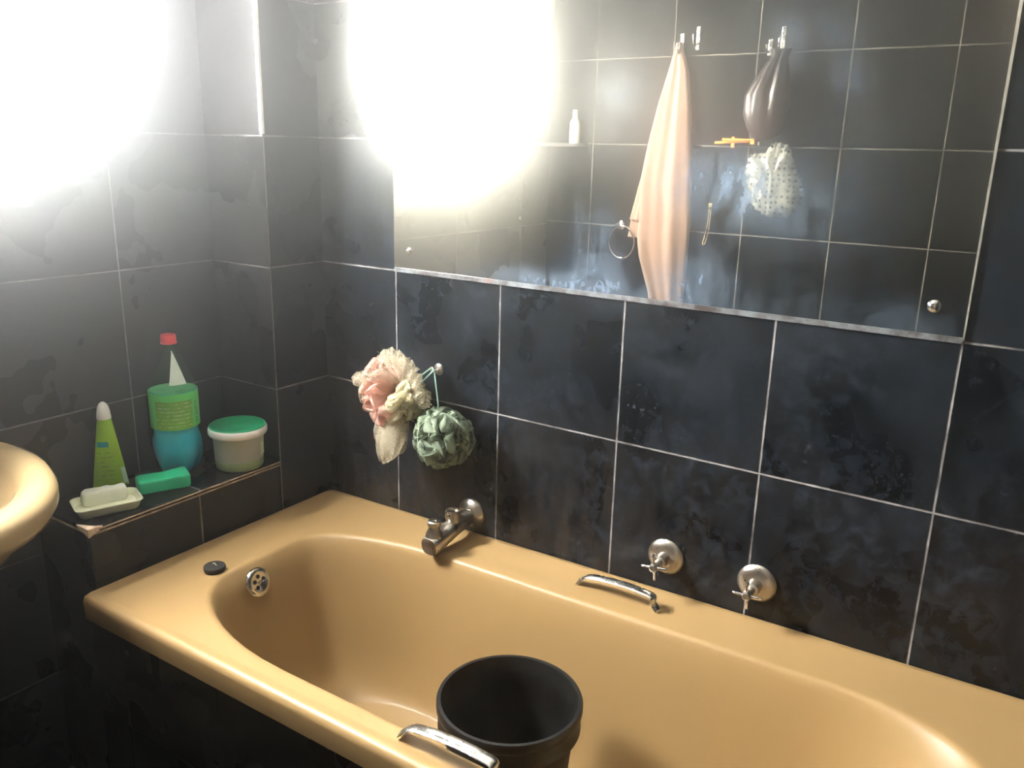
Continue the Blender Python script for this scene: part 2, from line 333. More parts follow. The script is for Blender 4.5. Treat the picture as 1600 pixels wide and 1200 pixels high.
# ------------------------------------------------------------------ mesh helpers
class MB:
    def __init__(s): s.v = []; s.f = []; s.mi = []; s.cur = 0
    def face(s, idx): s.f.append(tuple(idx)); s.mi.append(s.cur)
    def add(s, vs, fs):
        o = len(s.v); s.v += [Vector(a) for a in vs]
        for f in fs: s.face([o + i for i in f])
    def box(s, x0, x1, y0, y1, z0, z1):
        s.add([(x0, y0, z0), (x1, y0, z0), (x1, y1, z0), (x0, y1, z0), (x0, y0, z1), (x1, y0, z1), (x1, y1, z1), (x0, y1, z1)],
              [(0, 3, 2, 1), (4, 5, 6, 7), (0, 1, 5, 4), (1, 2, 6, 5), (2, 3, 7, 6), (3, 0, 4, 7)])
    def rings(s, rr, cap0=True, cap1=True, closed=True):
        n = len(rr[0]); o = len(s.v)
        for r in rr: s.v += [Vector(a) for a in r]
        for i in range(len(rr) - 1):
            for j in range(n if closed else n - 1):
                a = o + i * n + j; b_ = o + i * n + (j + 1) % n
                s.face((a, b_, b_ + n, a + n))
        if closed and cap0: s.face([o + j for j in range(n)][::-1])
        if closed and cap1: s.face([o + (len(rr) - 1) * n + j for j in range(n)])
    def lathe(s, prof, seg=40, mod=None, M4=None, cap0=True, cap1=True):
        rr = []
        for (r, z) in prof:
            ring = []
            for k in range(seg):
                a = 2 * PI * k / seg
                q = r * (mod(a, z) if mod else 1.0)
                p = Vector((q * math.cos(a), q * math.sin(a), z))
                ring.append(M4 @ p if M4 else p)
            rr.append(ring)
        s.rings(rr, cap0, cap1)
    def tube(s, pts, rad, seg=10, flat=None, closed=False):
        pts = [Vector(p) for p in pts]; n = len(pts); rr = []
        nrm = None
        for i, p in enumerate(pts):
            if closed: d = pts[(i + 1) % n] - pts[i - 1]
            else: d = pts[min(i + 1, n - 1)] - pts[max(i - 1, 0)]
            d.normalize()
            if nrm is None:
                nrm = Vector(flat) if flat else (Vector((0, 0, 1)) if abs(d.z) < 0.9 else Vector((1, 0, 0)))
            nrm = (nrm - d * nrm.dot(d)).normalized(); bi = d.cross(nrm)
            r = rad[i] if isinstance(rad, list) else rad
            ra, rb = r if isinstance(r, tuple) else (r, r)
            rr.append([p + nrm * (ra * math.cos(2 * PI * k / seg)) + bi * (rb * math.sin(2 * PI * k / seg)) for k in range(seg)])
        if closed:
            rr.append(rr[0]); s.rings(rr, False, False)
        else: s.rings(rr)
    def build(s, name, mat, parent=None, origin=None, smooth=True, angle=40, bevel=0.0, bseg=2, sub=0):
        me = bpy.data.meshes.new(name)
        o = Vector(origin) if origin is not None else Vector((0, 0, 0))
        me.from_pydata([tuple(v - o) for v in s.v], [], s.f)
        mats = mat if isinstance(mat, (list, tuple)) else [mat]
        for x in mats: me.materials.append(x)
        if len(mats) > 1: me.polygons.foreach_set('material_index', s.mi)
        bm = bmesh.new(); bm.from_mesh(me)
        bmesh.ops.remove_doubles(bm, verts=bm.verts, dist=1e-6)
        bmesh.ops.recalc_face_normals(bm, faces=bm.faces)
        bm.to_mesh(me); bm.free()
        if smooth:
            me.polygons.foreach_set('use_smooth', [True] * len(me.polygons))
            me.set_sharp_from_angle(angle=math.radians(angle))
        ob = bpy.data.objects.new(name, me); COL.objects.link(ob); ob.location = o
        if parent is not None:
            ob.parent = parent; ob.location = o - parent.location
        if bevel:
            md = ob.modifiers.new('bevel', 'BEVEL'); md.width = bevel; md.segments = bseg; md.limit_method = 'ANGLE'; md.angle_limit = math.radians(35)
        if sub:
            md = ob.modifiers.new('smooth', 'SUBSURF'); md.levels = sub; md.render_levels = sub
        return ob
def tag(o, label, cat, group=None):
    o['label'] = label; o['category'] = cat
    if group: o['group'] = group
    return o
def thing(name, loc, label, cat, group=None):
    o = bpy.data.objects.new(name, None); COL.objects.link(o); o.location = loc; o.empty_display_size = 0.05
    return tag(o, label, cat, group)
def struct(o, label=None, cat=None):
    o['kind'] = 'structure'
    if label: o['label'] = label
    if cat: o['category'] = cat
    return o
def frame(loc, zdir, xhint=(1, 0, 0)):
    z = Vector(zdir).normalized(); x = Vector(xhint); x = (x - z * x.dot(z)).normalized(); y = z.cross(x)
    return Matrix(((x.x, y.x, z.x, loc[0]), (x.y, y.y, z.y, loc[1]), (x.z, y.z, z.z, loc[2]), (0, 0, 0, 1)))

# ------------------------------------------------------------------ the room
XW = -0.6819 * U      # window wall
YP = -0.5721 * U      # pier side
YO = -4.749 * U       # door wall (opposite the mirror)
XR = 2.12; ZC = 2.52
DX0, DX1, DZ = 1.328, 2.05, 2.05
mb = MB(); mb.box(0, XR + .1, 0, .1, 0, ZC); struct(mb.build('wall_back', M['tile_back'], smooth=False), 'dark slate blue tiled wall behind the bathtub and mirror', 'wall')
mb = MB()                                                # pier: side faces two tile layouts
mb.cur = 0; mb.box(XW - .15, 0, YP, .1, 0, ZC)
pier = mb.build('wall_corner', [M['tile_pier_side'], M['tile_pier_face']], smooth=False)
for pl in pier.data.polygons:
    if abs(pl.normal.x) > .5: pl.material_index = 1
struct(pier, 'narrow tiled corner pier between bathtub and window wall', 'wall')
WY0, WY1, WZ0, WZ1 = -3.55 * U, -1.40 * U, Z0 + 0.93 * U, 2.10
mb = MB()
mb.box(XW - .15, XW, YO - .1, WY0, 0, ZC); mb.box(XW - .15, XW, WY1, YP, 0, ZC)
mb.box(XW - .15, XW, WY0, WY1, 0, WZ0); mb.box(XW - .15, XW, WY0, WY1, WZ1, ZC)
struct(mb.build('wall_left', M['tile_left'], smooth=False), 'dark tiled wall with the bright window', 'wall')
mb = MB()
mb.box(XW - .15, DX0, YO - .1, YO, 0, ZC); mb.box(DX1, XR + .1, YO - .1, YO, 0, ZC); mb.box(DX0, DX1, YO - .1, YO, DZ, ZC)
struct(mb.build('wall_front', M['tile_opp'], smooth=False), 'dark tiled wall with hooks, seen in the mirror', 'wall')
mb = MB(); mb.box(XR, XR + .1, YO - .1, 0, 0, ZC); struct(mb.build('wall_right', M['tile_opp'], smooth=False), 'dark tiled end wall', 'wall')
mb = MB(); mb.box(XW - .15, XR + .1, YO - .1, .1, -.1, 0); struct(mb.build('floor', M['tile_floor'], smooth=False), 'dark tiled floor', 'floor')
mb = MB(); mb.box(XW - .15, XR + .1, YO - .1, .1, ZC, ZC + .1); struct(mb.build('ceiling', M['plaster'], smooth=False), 'white plaster ceiling', 'ceiling')
# hallway beyond the doorway
mb = MB(); mb.box(0.4, 2.6, -2.8, YO - .1, -.1, 0); struct(mb.build('floor_hall', M['wood'], smooth=False), 'brown hall floor', 'floor')
mb = MB(); mb.box(0.4, 2.6, -2.9, -2.8, 0, ZC); mb.box(.3, .4, -2.9, YO - .1, 0, ZC); mb.box(2.6, 2.7, -2.9, YO - .1, 0, ZC)
struct(mb.build('wall_hall', M['hall_paint'], smooth=False), 'cream hall wall', 'wall')
mb = MB(); mb.box(0.3, 2.7, -2.9, YO - .1, ZC, ZC + .1); struct(mb.build('ceiling_hall', M['plaster'], smooth=False), 'white hall ceiling', 'ceiling')
mb = MB()
for x0, x1, z1 in ((DX0, DX0 + .018, DZ), (DX1 - .018, DX1, DZ)): mb.box(x0, x1, YO - .105, YO - .002, 0, z1)
mb.box(DX0, DX1, YO - .105, YO - .002, DZ - .03, DZ)
struct(mb.build('trim_1', M['white_paint'], smooth=False), 'white door frame', 'trim')

# window: frame, mullion, sill, frosted panes
wroot = bpy.data.objects.new('window_1', None); COL.objects.link(wroot); wroot.location = (XW - .05, (WY0 + WY1) / 2, WZ0)
struct(wroot, 'bright frosted bathroom window in the left wall', 'window')
fx0, fx1 = XW - .075, XW - .035; fw = 0.035; ym = (WY0 + WY1) / 2
mb = MB()
mb.box(fx0, fx1, WY0, WY0 + fw, WZ0, WZ1); mb.box(fx0, fx1, WY1 - fw, WY1, WZ0, WZ1)
mb.box(fx0, fx1, WY0, WY1, WZ0, WZ0 + fw); mb.box(fx0, fx1, WY0, WY1, WZ1 - fw, WZ1)
mb.box(fx0, fx1, ym - .02, ym + .02, WZ0, WZ1)
mb.build('window_frame', M['white_paint'], wroot, smooth=False, bevel=.003)
for (a, b_) in ((WY0 + fw, ym - .02), (ym + .02, WY1 - fw)):
    mb = MB(); mb.box(XW - .065, XW - .058, a, b_, WZ0 + fw, WZ1 - fw); mb.build('pane', M['pane'], wroot, smooth=False)
mb = MB(); mb.box(XW - .035, XW + .015, WY0, WY1, WZ0 - .002, WZ0 + .012); mb.build('window_sill', M['white_paint'], wroot, smooth=False, bevel=.003)

# tiled ledge left of the bath
ZL = Z0 - 1.608 * U; YE = -2.235 * U
led = thing('tiled_ledge', (XW, YE, 0), 'black tiled ledge at the tap end of the bathtub', 'ledge'); led['kind'] = 'structure'
mb = MB(); mb.box(XW, -.003, YE + .003, YP, 0, ZL - .012); mb.build('ledge_body', M['tile_ledge'], led, smooth=False)
mb = MB(); mb.box(XW, -.001, YE + .001, YP, ZL - .006, ZL); mb.build('ledge_top', M['tile_ledge'], led, smooth=False, bevel=.002)
mb = MB()
mb.box(-.004, .0005, YE + .012, YP, ZL - .0135, ZL - .0105); mb.box(-.004, .0015, YE + .02, YP, ZL - .0055, ZL - .003)
mb.box(XW, -.004, YE, YE + .003, ZL - .0115, ZL - .0085)
mb.build('edge_grout', M['tan_grout'], led, smooth=False)
mb = MB()
cx, cy = -.0005, YE - .0005
top = [(cx - .046, cy + .001), (cx + .0012, cy - .0012), (cx + .001, cy + .030), (cx - .008, cy + .020), (cx - .020, cy + .012), (cx - .034, cy + .007)]
dep = [.003, .017, .004, .002, .002, .002]
mb.rings([[(x, y, ZL - d) for (x, y), d in zip(top, dep)], [(x, y, ZL + .0012) for x, y in top]])
mb.build('chipped_corner', M['broken_tile'], led, smooth=False)['label'] = 'pale chipped corner of the ledge'

# pale bare tile edge up the pier corner
mb = MB(); mb.box(-.0035, .0012, YP - .0012, YP + .0055, Z0 + TH + .004, ZC - .01)
mb.box(-.008, -.0045, YP - .0012, YP + .002, Z0 + TH + .004, ZC - .01)
struct(mb.build('trim_2', M['pale_edge'], smooth=False), 'pale bare tile edge up the pier corner', 'trim')

# ------------------------------------------------------------------ mirror
mx0, mx1, mz1 = 0.8004 * U, 4.8004 * U, Z0 + 3.0 * U
mz0 = Z0 + .004
mr = thing('wall_mirror', (mx0, -.004, mz0), 'large smeared frameless mirror screwed to the tiled wall above the bathtub', 'mirror')
mb = MB(); mb.box(mx0, mx1, -.004, .0, mz0, mz1); mb.build('glass', M['mirror'], mr, smooth=False)
mb = MB(); mb.box(mx0, mx1, -.0055, -.0005, mz0 - .006, mz0 + .004); mb.build('bottom_edge', M['mirror_edge'], mr, smooth=False)['label'] = 'corroded greyish bottom edge'
mb = MB()
mb.add([(mx1 - .0005, -.0055, mz0), (mx1 + .0022, -.0055, mz0), (mx1 + .0022, .0, mz0), (mx1 - .0005, .0, mz0),
        (mx1 - .003, -.0055, mz1), (mx1 + .0035, -.0055, mz1), (mx1 + .0035, .0, mz1), (mx1 - .003, .0, mz1)],
       [(0, 3, 2, 1), (4, 5, 6, 7), (0, 1, 5, 4), (1, 2, 6, 5), (2, 3, 7, 6), (3, 0, 4, 7)])
mb.build('side_edge', M['mirror_bevel'], mr, smooth=False)
for (sx, sz, k) in ((0.951, 0.166, .8), (4.637, 0.178, 1.25), (0.951, 2.83, 1), (4.637, 2.83, 1)):
    mb = MB(); mb.lathe([(.0085 * k, 0), (.0085 * k, .002), (.0072 * k, .005), (.0045 * k, .0075), (.0015, .0085)], 24, M4=frame((sx * U, -.004, sz * U + Z0), (0, -1, 0)))
    mb.build('screw_cap', M['chrome'], mr, origin=(sx * U, -.004, sz * U + Z0))

# ------------------------------------------------------------------ bathtub
def zr(X): return -2.037 + .0165 * X
def rrect(x0, x1, y0, y1, cs, k=10, ns=14):
    """rounded rectangle ring; cs = (rx, ry) for the corners x0y0, x1y0, x1y1, x0y1"""
    pts = []
    cen = [(x0 + cs[0][0], y0 + cs[0][1]), (x1 - cs[1][0], y0 + cs[1][1]), (x1 - cs[2][0], y1 - cs[2][1]), (x0 + cs[3][0], y1 - cs[3][1])]
    for q in range(4):
        a0 = PI + q * PI / 2
        for i in range(k + 1):
            a = a0 + (PI / 2) * i / k
            pts.append((cen[q][0] + cs[q][0] * math.cos(a), cen[q][1] + cs[q][1] * math.sin(a)))
        e = cen[q]; a = a0 + PI / 2
        p = pts[-1]; nq = (q + 1) % 4; a2 = PI + nq * PI / 2
        nx = (cen[nq][0] + cs[nq][0] * math.cos(a2), cen[nq][1] + cs[nq][1] * math.sin(a2))
        for i in range(1, ns):
            f = i / ns; pts.append((p[0] + (nx[0] - p[0]) * f, p[1] + (nx[1] - p[1]) * f))
    return pts
TX1 = 5.74
def lerp(a, b, f): return a + (b - a) * f
bath = thing('bathtub', V(TX1 / 2, -1.18, -3.83 + .02), 'long tan enamel bathtub set against the tiled wall', 'bathtub')
mb = MB(); rings = []
small = lambda r: [(r, r)] * 4
def R3(pts, d, slope=True): return [V(x, y, (zr(x) if slope else -2.0) + d) for x, y in pts]
rings.append(R3(rrect(.03, TX1 - .03, -2.31, -.02, small(.04)), -.175))
rings.append(R3(rrect(.0, TX1, -2.345, -.005, small(.05)), -.175))
rings.append(R3(rrect(.0, TX1, -2.352, -.005, small(.05)), -.05))
rings.append(R3(rrect(.006, TX1 - .006, -2.345, -.008, small(.05)), -.02))
rings.append(R3(rrect(.025, TX1 - .025, -2.325, -.028, small(.05)), -.002))
rings.append(R3(rrect(.06, TX1 - .06, -2.29, -.065, small(.06)), -.004))
rings.append(R3(rrect(.10, TX1 - .10, -2.25, -.105, small(.08)), -.022))
cs0 = [(1.25, .60), (.6, .55), (.85, .45), (1.15, .42)]
def inner(fr, k=0.0):
    # fr: 0 at the lip, 1 at the flat bottom
    x0 = lerp(.54, 1.12, fr); x1 = lerp(5.29, 4.50, fr); y0 = lerp(-2.125, -1.82, fr); y1 = lerp(-.47, -.76, fr)
    cs = [(lerp(a, min(a, .55), fr), lerp(b_, .34, fr)) for a, b_ in cs0]
    return rrect(x0 - k, x1 + k, y0 - k, y1 + k, cs)
rings.append(R3(inner(0, .10), -.026))
rings.append(R3(inner(0, .035), -.022))
rings.append(R3(inner(0, .012), -.028))
for fr, d in [(0, -.045), (.05, -.085), (.12, -.18), (.22, -.36), (.33, -.58), (.44, -.78), (.54, -.93), (.64, -1.05), (.74, -1.13), (.84, -1.19), (.93, -1.22), (1.0, -1.235)]:
    rings.append(R3(inner(fr), d, True if fr < .3 else True))
mb.rings(rings, False, True)
tub = mb.build('tub_shell', M['enamel'], bath, angle=60)
# overflow grating on the tap end
def to_local(o): return o
fo = frame(V(.655, -1.40, -2.155), (1.0, .06, .38), (0, 1, 0))
mb = MB(); mb.lathe([(.030, -.004), (.0325, .0), (.0325, .0035), (.030, .0065), (.022, .0085), (.0195, .0075), (.0001, .0072)], 36, M4=fo)
ov = mb.build('overflow_plate', M['chrome'], bath, origin=fo.translation)
ov['label'] = 'round chrome overflow plate'
for k in range(5):
    a = 2 * PI * k / 5 + .3
    mb = MB(); f2 = fo @ Matrix.Translation((.0125 * math.cos(a), .0125 * math.sin(a), 0))
    mb.lathe([(.0046, .0062), (.0046, .0082), (.0001, .0083)], 14, M4=f2); mb.build('overflow_hole', M['black_rubber'], ov, origin=f2.translation)
    for o_ in COL.objects[-1:]: o_.location = f2.translation - ov.location - bath.location
mb = MB(); mb.lathe([(.0035, .007), (.0035, .0095), (.0012, .0105)], 12, M4=fo); o_ = mb.build('overflow_screw', M['chrome'], ov, origin=fo.translation); o_.location = (0, 0, 0)

# grip handles
def grip(x0, y0, x1, y1, label, dz=0.0):
    a = V(x0, y0, zr(x0) + dz); b2 = V(x1, y1, zr(x1) + dz); d = (b2 - a); L = d.length; ux = d.normalized()
    prof = [(-.004, .0), (.004, .010), (.03, .024), (.10, .031), (.15, .030), (.172, .026), (L - .006, .012), (L + .004, .0)]
    # smooth the profile
    pts = []
    P2 = [Vector((p[0], p[1], 0)) for p in prof]
    for i in range(len(P2) - 1):
        p0 = P2[max(i - 1, 0)]; p1 = P2[i]; p2 = P2[i + 1]; p3 = P2[min(i + 2, len(P2) - 1)]
        for s_ in range(6):
            q = s_ / 6
            pts.append(.5 * ((2 * p1) + (p2 - p0) * q + (2 * p0 - 5 * p1 + 4 * p2 - p3) * q * q + (3 * p1 - p0 - 3 * p2 + p3) * q ** 3))
    pts.append(P2[-1])
    side = ux.cross(Vector((0, 0, 1)))
    mbh = MB()
    P3 = [a + ux * p.x + Vector((0, 0, p.y)) for p in pts]
    mbh.tube(P3, [(.0030, .0112)] * len(P3), 12, flat=(0, 0, 1))
    o = mbh.build('grip_handle', M['steel'], bath, origin=a)
    o['label'] = label
    return o
grip(2.70, -.25, 3.30, -.285, 'curved steel grip on the wall side of the rim', -.012)
grip(2.735, -2.19, 3.335, -2.19, 'curved steel grip on the near side of the rim', -.012)

# tiled panel under the rim
mb = MB(); mb.box(.0, TX1 * U, -2.29 * U, -2.25 * U, 0, Z0 - 2.20 * U); mb.box(TX1 * U, XR, -2.29 * U, 0, 0, Z0 - 2.2 * U + .04)
pn = mb.build('bath_panel', M['tile_panel'], smooth=False); struct(pn, 'black tiled panel under the bathtub rim', 'panel')

# plug on the rim
pl = thing('bath_plug', V(.425, -1.585, zr(.42) - .024), 'round black rubber plug on the bathtub rim beside the overflow', 'plug')
mb = MB(); o3 = V(.425, -1.585, zr(.42) - .024); mb.lathe([(.0205, 0), (.0225, .004), (.0235, .010), (.0225, .0125), (.012, .0135), (.0001, .0136)], 32, M4=Matrix.Translation(o3))
mb.build('plug_body', M['black_rubber'], pl, origin=o3)
mb = MB(); mb.tube([o3 + Vector((.006 * math.cos(a), 0, .014 + .004 * math.sin(a))) for a in [PI * i / 8 for i in range(9)]], .0011, 6); mb.build('pull_ring', M['old_chrome'], pl, origin=o3)

# ------------------------------------------------------------------ bath spout
sp0 = V(1.572, 0, -1.862)
st = thing('bath_spout', sp0, 'scaled chrome bath spout with two screw caps on the wall', 'tap')
mb = MB(); mb.lathe([(.037, 0), (.0372, .003), (.035, .007), (.026, .013), (.020, .016), (.0195, .020)], 40, M4=frame(sp0, (0, -1, -.02))); mb.build('wall_flange', M['old_chrome'], st, origin=sp0)
tip = V(1.575, -.50, -1.915)
dirv = (tip - sp0); Ls = dirv.length; dn = dirv.normalized()
mb = MB(); rr = []
sx_ = Vector((1, 0, 0)); up_ = sx_.cross(dn); up_ = up_ if up_.z > 0 else -up_
for (s_, w, h, oz) in [(.010, .016, .016, 0), (.04, .0165, .0165, 0), (.075, .017, .017, -.001), (Ls - .035, .0185, .0175, -.003), (Ls - .008, .0195, .019, -.005), (Ls + .010, .0195, .020, -.006), (Ls + .017, .017, .018, -.006)]:
    ring = []
    for k in range(24):
        a = 2 * PI * k / 24; e = 2.6
        ca, sa = math.cos(a), math.sin(a)
        w2 = w * 1.22; h2 = h * 1.12
        ring.append(sp0 + dn * s_ + sx_ * (w2 * math.copysign(abs(ca) ** (2 / e), ca)) + up_ * (h2 * math.copysign(abs(sa) ** (2 / e), sa) + oz))
    rr.append(ring)
mb.rings(rr); mb.build('spout_body', M['old_chrome'], st, origin=sp0)
tb = sp0 + dn * (Ls - .002)
mb = MB(); mb.lathe([(.0125, -.030), (.0125, -.022), (.0115, -.021), (.0001, -.0205)], 24, M4=frame(tb, (0, -.05, 1))); o_ = mb.build('outlet', M['black_rubber'], st, origin=tb)
mb = MB(); mb.lathe([(.0195, .010), (.0185, .018), (.0145, .026), (.0130, .036), (.0155, .040), (.0158, .048), (.0135, .0505), (.0065, .0505), (.006, .048), (.0001, .048)], 28, M4=frame(tb, (0, .03, 1))); mb.build('diverter_knob', M['old_chrome'], st, origin=tb)
t2 = sp0 + dn * (Ls * .52)
mb = MB(); mb.lathe([(.0155, .008), (.0150, .020), (.0165, .022), (.0178, .026), (.0178, .040), (.0166, .0425), (.0140, .0425), (.0135, .038), (.0001, .037)], 28, M4=frame(t2, (0, .03, 1))); mb.build('shower_outlet', M['old_chrome'], st, origin=t2)

# ------------------------------------------------------------------ two taps with thin cross handles
def tap(X, Z, rot, label):
    c = V(X, 0, Z)
    r = thing('bath_tap', c, label, 'tap', None)
    mb = MB(); mb.lathe([(.0385, 0), (.0388, .0025), (.0365, .006), (.030, .010), (.022, .012), (.014, .013)], 40, M4=frame(c, (0, -1, 0))); mb.build('wall_flange', M['old_chrome'], r, origin=c)
    mb = MB(); mb.lathe([(.0145, .011), (.0140, .026), (.0125, .034), (.0085, .036), (.0080, .050), (.0095, .052), (.0095, .060), (.0065, .063), (.0065, .068), (.0001, .069)], 28, M4=frame(c, (0, -1, 0))); mb.build('tap_stem', M['old_chrome'], r, origin=c)
    hub = c + Vector((0, -.060, 0))
    for k in range(4):
        a = rot + k * PI / 2
        d = Vector((math.cos(a), 0, math.sin(a)))
        mb = MB(); mb.tube([hub + d * .004, hub + d * .010, hub + d * .018, hub + d * .026, hub + d * .0285], [.0042, .0030, .0024, .0028, .0012], 10)
        mb.build('handle_arm', M['chrome'], r, origin=hub)
    mb = MB(); mb.lathe([(.0075, -.004), (.0085, .0), (.0085, .006), (.0072, .009), (.0055, .0095), (.005, .008), (.0001, .0078)], 20, M4=frame(hub, (0, -1, 0))); mb.build('handle_hub', M['old_chrome'], r, origin=hub)
    return r
tap(3.228, -1.742, .12, 'left of the two cross handled wall taps above the bathtub grip')
tap(3.865, -1.738, .05, 'right of the two cross handled wall taps, below a tile joint')

# ------------------------------------------------------------------ bucket in the bath
bc = V(2.82, -1.31, 0); bz = Z0 + U * (zr(2.82) - 1.225) + .0005; bh = Z0 - 2.262 * U - bz
bk = thing('bucket', (bc.x, bc.y, bz), 'worn black plastic bucket standing in the bathtub', 'bucket')
R = .1325
mb = MB()
mb.lathe([(.094, 0), (.098, .004), (.100, .012), (.1190, bh - .060), (.1195, bh - .057), (.1290, bh - .056), (.1312, bh - .053), (.1312, bh - .049), (.1290, bh - .046), (.1285, bh - .022), (.1325, bh - .019), (.1338, bh - .015), (.1338, bh - .004), (.1318, bh),
          (.1255, bh), (.1235, bh - .004), (.1230, bh - .016), (.1205, bh - .020), (.1185, bh - .06), (.098, .016), (.092, .008), (.0001, .007)], 72, M4=Matrix.Translation((bc.x, bc.y, bz)), cap1=True)
mb.build('bucket_body', M['black_plastic'], bk, origin=(bc.x, bc.y, bz))

# ------------------------------------------------------------------ wash basin
bs = thing('wash_basin', (XW, -3.38 * U, 0), 'cream ceramic pedestal wash basin at the left edge', 'basin')
ZB = Z0 - 1.0 * U
def bring(x1, hw, z, x0=-.66, yc=-3.32, n=64, xc=-.29):
    pts = []
    xc = min(xc, x1 - .05)
    for k in range(n):
        a = 2 * PI * k / n; ca, sa = math.cos(a), math.sin(a)
        if ca >= 0: px, py = xc + (x1 - xc) * ca, yc + hw * sa
        else:
            e = 2 / 4.5
            px, py = xc - (xc - x0) * abs(ca) ** e, yc + hw * math.copysign(abs(sa) ** e, sa)
        pts.append(V(px, py, z))
    return pts
mb = MB()
prof = [(.10, .30, -1.95, -.5), (.26, .40, -1.72, -.62), (.50, .56, -1.48, -.66), (.70, .73, -1.29, -.66), (.745, .78, -1.235, -.66), (.77, .81, -1.205, -.66), (.84, .87, -1.185, -.66), (.87, .90, -1.13, -.66), (.87, .90, -1.07, -.66), (.845, .875, -1.02, -.66), (.79, .83, -1.0, -.65),
        (.71, .76, -1.005, -.44), (.65, .715, -1.03, -.40), (.61, .68, -1.08, -.38), (.53, .58, -1.22, -.34), (.38, .40, -1.36, -.32), (.2, .14, -1.42, -.3), (.1, .06, -1.425, -.29)]
mb.rings([bring(x1, hw, z, x0) for x1, hw, z, x0 in prof])
mb.build('bowl', M['ceramic'], bs, angle=75)
mb = MB(); mb.rings([bring(x1, hw, z, x0) for x1, hw, z, x0 in [(.12, .34, -3.82, -.66), (.08, .30, -3.72, -.64), (.0, .22, -3.3, -.55), (.0, .21, -2.4, -.52), (.12, .29, -1.93, -.52)]])
mb.build('pedestal', M['ceramic'], bs, angle=75)
for yc in (-2.98, -3.66):
    b0 = V(-.52, yc, -1.003)
    mb = MB(); mb.lathe([(.021, 0), (.021, .004), (.013, .010), (.012, .050), (.017, .056), (.018, .068), (.012, .075), (.0001, .076)], 24, M4=Matrix.Translation(b0)); o_ = mb.build('pillar_tap', M['chrome'], bs, origin=b0)
    mb = MB(); mb.tube([b0 + Vector((.0, 0, .034)), b0 + Vector((.045, 0, .040)), b0 + Vector((.075, 0, .032)), b0 + Vector((.083, 0, .016))], [.010, .0095, .009, .008], 12); q_ = mb.build('tap_nozzle', M['chrome'], o_, origin=b0); q_.location = (0, 0, 0)

# ------------------------------------------------------------------ things on the ledge
# big soda bottle refilled with teal liquid
b0 = V(-.50, -1.175, 0); b0.z = ZL
bt = thing('plastic_bottle', b0, 'tall clear plastic bottle of teal liquid, green label and red cap, on the ledge', 'bottle')
Hb = .330
bp = [(.030, .002), (.042, .001), (.050, .008), (.0575, .030), (.0590, .055), (.0570, .078), (.0515, .098), (.0515, .108), (.0545, .116), (.0545, .200), (.0540, .206), (.050, .222), (.042, .244), (.031, .268), (.0215, .288), (.0155, .300), (.0140, .305), (.0140, .309), (.0165, .310), (.0165, .312), (.0125, .313)]
def petal_mod(a, z):
    if z > .075: return 1.0
    k = (1 - z / .075) ** 1.3
    return 1.0 - .42 * k * (0.5 - 0.5 * math.cos(5 * a + .6)) ** 1.5
mb = MB(); mb.lathe(bp, 60, petal_mod, Matrix.Translation(b0), cap1=False); mb.build('bottle_shell', M['pet'], bt, origin=b0, angle=80)
lp = [(r * .965, z + .0012) for r, z in bp if z <= .200] + [(.0526, .2005), (.03, .201), (.0001, .201)]
mb = MB(); mb.lathe(lp, 60, petal_mod, Matrix.Translation(b0)); mb.build('liquid', M['teal_liquid'], bt, origin=b0, angle=80)['label'] = 'cloudy teal liquid'
mb = MB(); mb.lathe([(.0551, .114), (.0556, .1145), (.0556, .2005), (.0551, .201)], 60, None, Matrix.Translation(b0), False, False); lab = mb.build('label_sleeve', M['label_green'], bt, origin=b0); lab['label'] = 'bright green label'
mb = MB(); mb.lathe([(.0520, .2005), (.0522, .2018), (.0500, .2024), (.0001, .2026)], 48, None, Matrix.Translation(b0)); mb.build('label_glow', M['label_glow'], bt, origin=b0)['label'] = 'liquid surface painted with green label glow'  # disc on the liquid, coloured as if lit green by the label
fdir = -0.55      # printed side faces the room
def wrap(mbx, base, rad, a0, a1, z0, z1, n=16, thick=.0004):
    rr = []
    for z in (z0, z1):
        rr.append([base + Vector((rad * math.cos(a0 + (a1 - a0) * i / n), rad * math.sin(a0 + (a1 - a0) * i / n), z)) for i in range(n + 1)] +
                  [base + Vector(((rad - thick) * math.cos(a0 + (a1 - a0) * i / n), (rad - thick) * math.sin(a0 + (a1 - a0) * i / n), z)) for i in range(n, -1, -1)])
    mbx.rings(rr)
mb = MB(); wrap(mb, b0, .0562, fdir - .85, fdir + .72, .1155, .184); q_ = mb.build('print_panel', M['label_print'], lab, origin=b0); q_.location = (0, 0, 0)
mb = MB(); wrap(mb, b0, .0563, fdir + .86, fdir + 1.02, .125, .178); q_ = mb.build('print_strip', M['label_side'], lab, origin=b0); q_.location = (0, 0, 0)
mb = MB()  # pale patch painting the window's reflection on the bottle shoulder
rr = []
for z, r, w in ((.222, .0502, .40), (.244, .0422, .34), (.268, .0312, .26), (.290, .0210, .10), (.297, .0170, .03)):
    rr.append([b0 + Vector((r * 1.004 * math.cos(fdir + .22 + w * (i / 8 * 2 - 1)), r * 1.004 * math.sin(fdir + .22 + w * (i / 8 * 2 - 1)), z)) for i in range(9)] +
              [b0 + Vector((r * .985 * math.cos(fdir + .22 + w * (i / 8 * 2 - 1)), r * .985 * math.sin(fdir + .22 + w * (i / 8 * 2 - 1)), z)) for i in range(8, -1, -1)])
mb.rings(rr); mb.build('neck_glint', M['glint_paint'], bt, origin=b0)['label'] = 'pale triangular window glint painted on the shoulder'
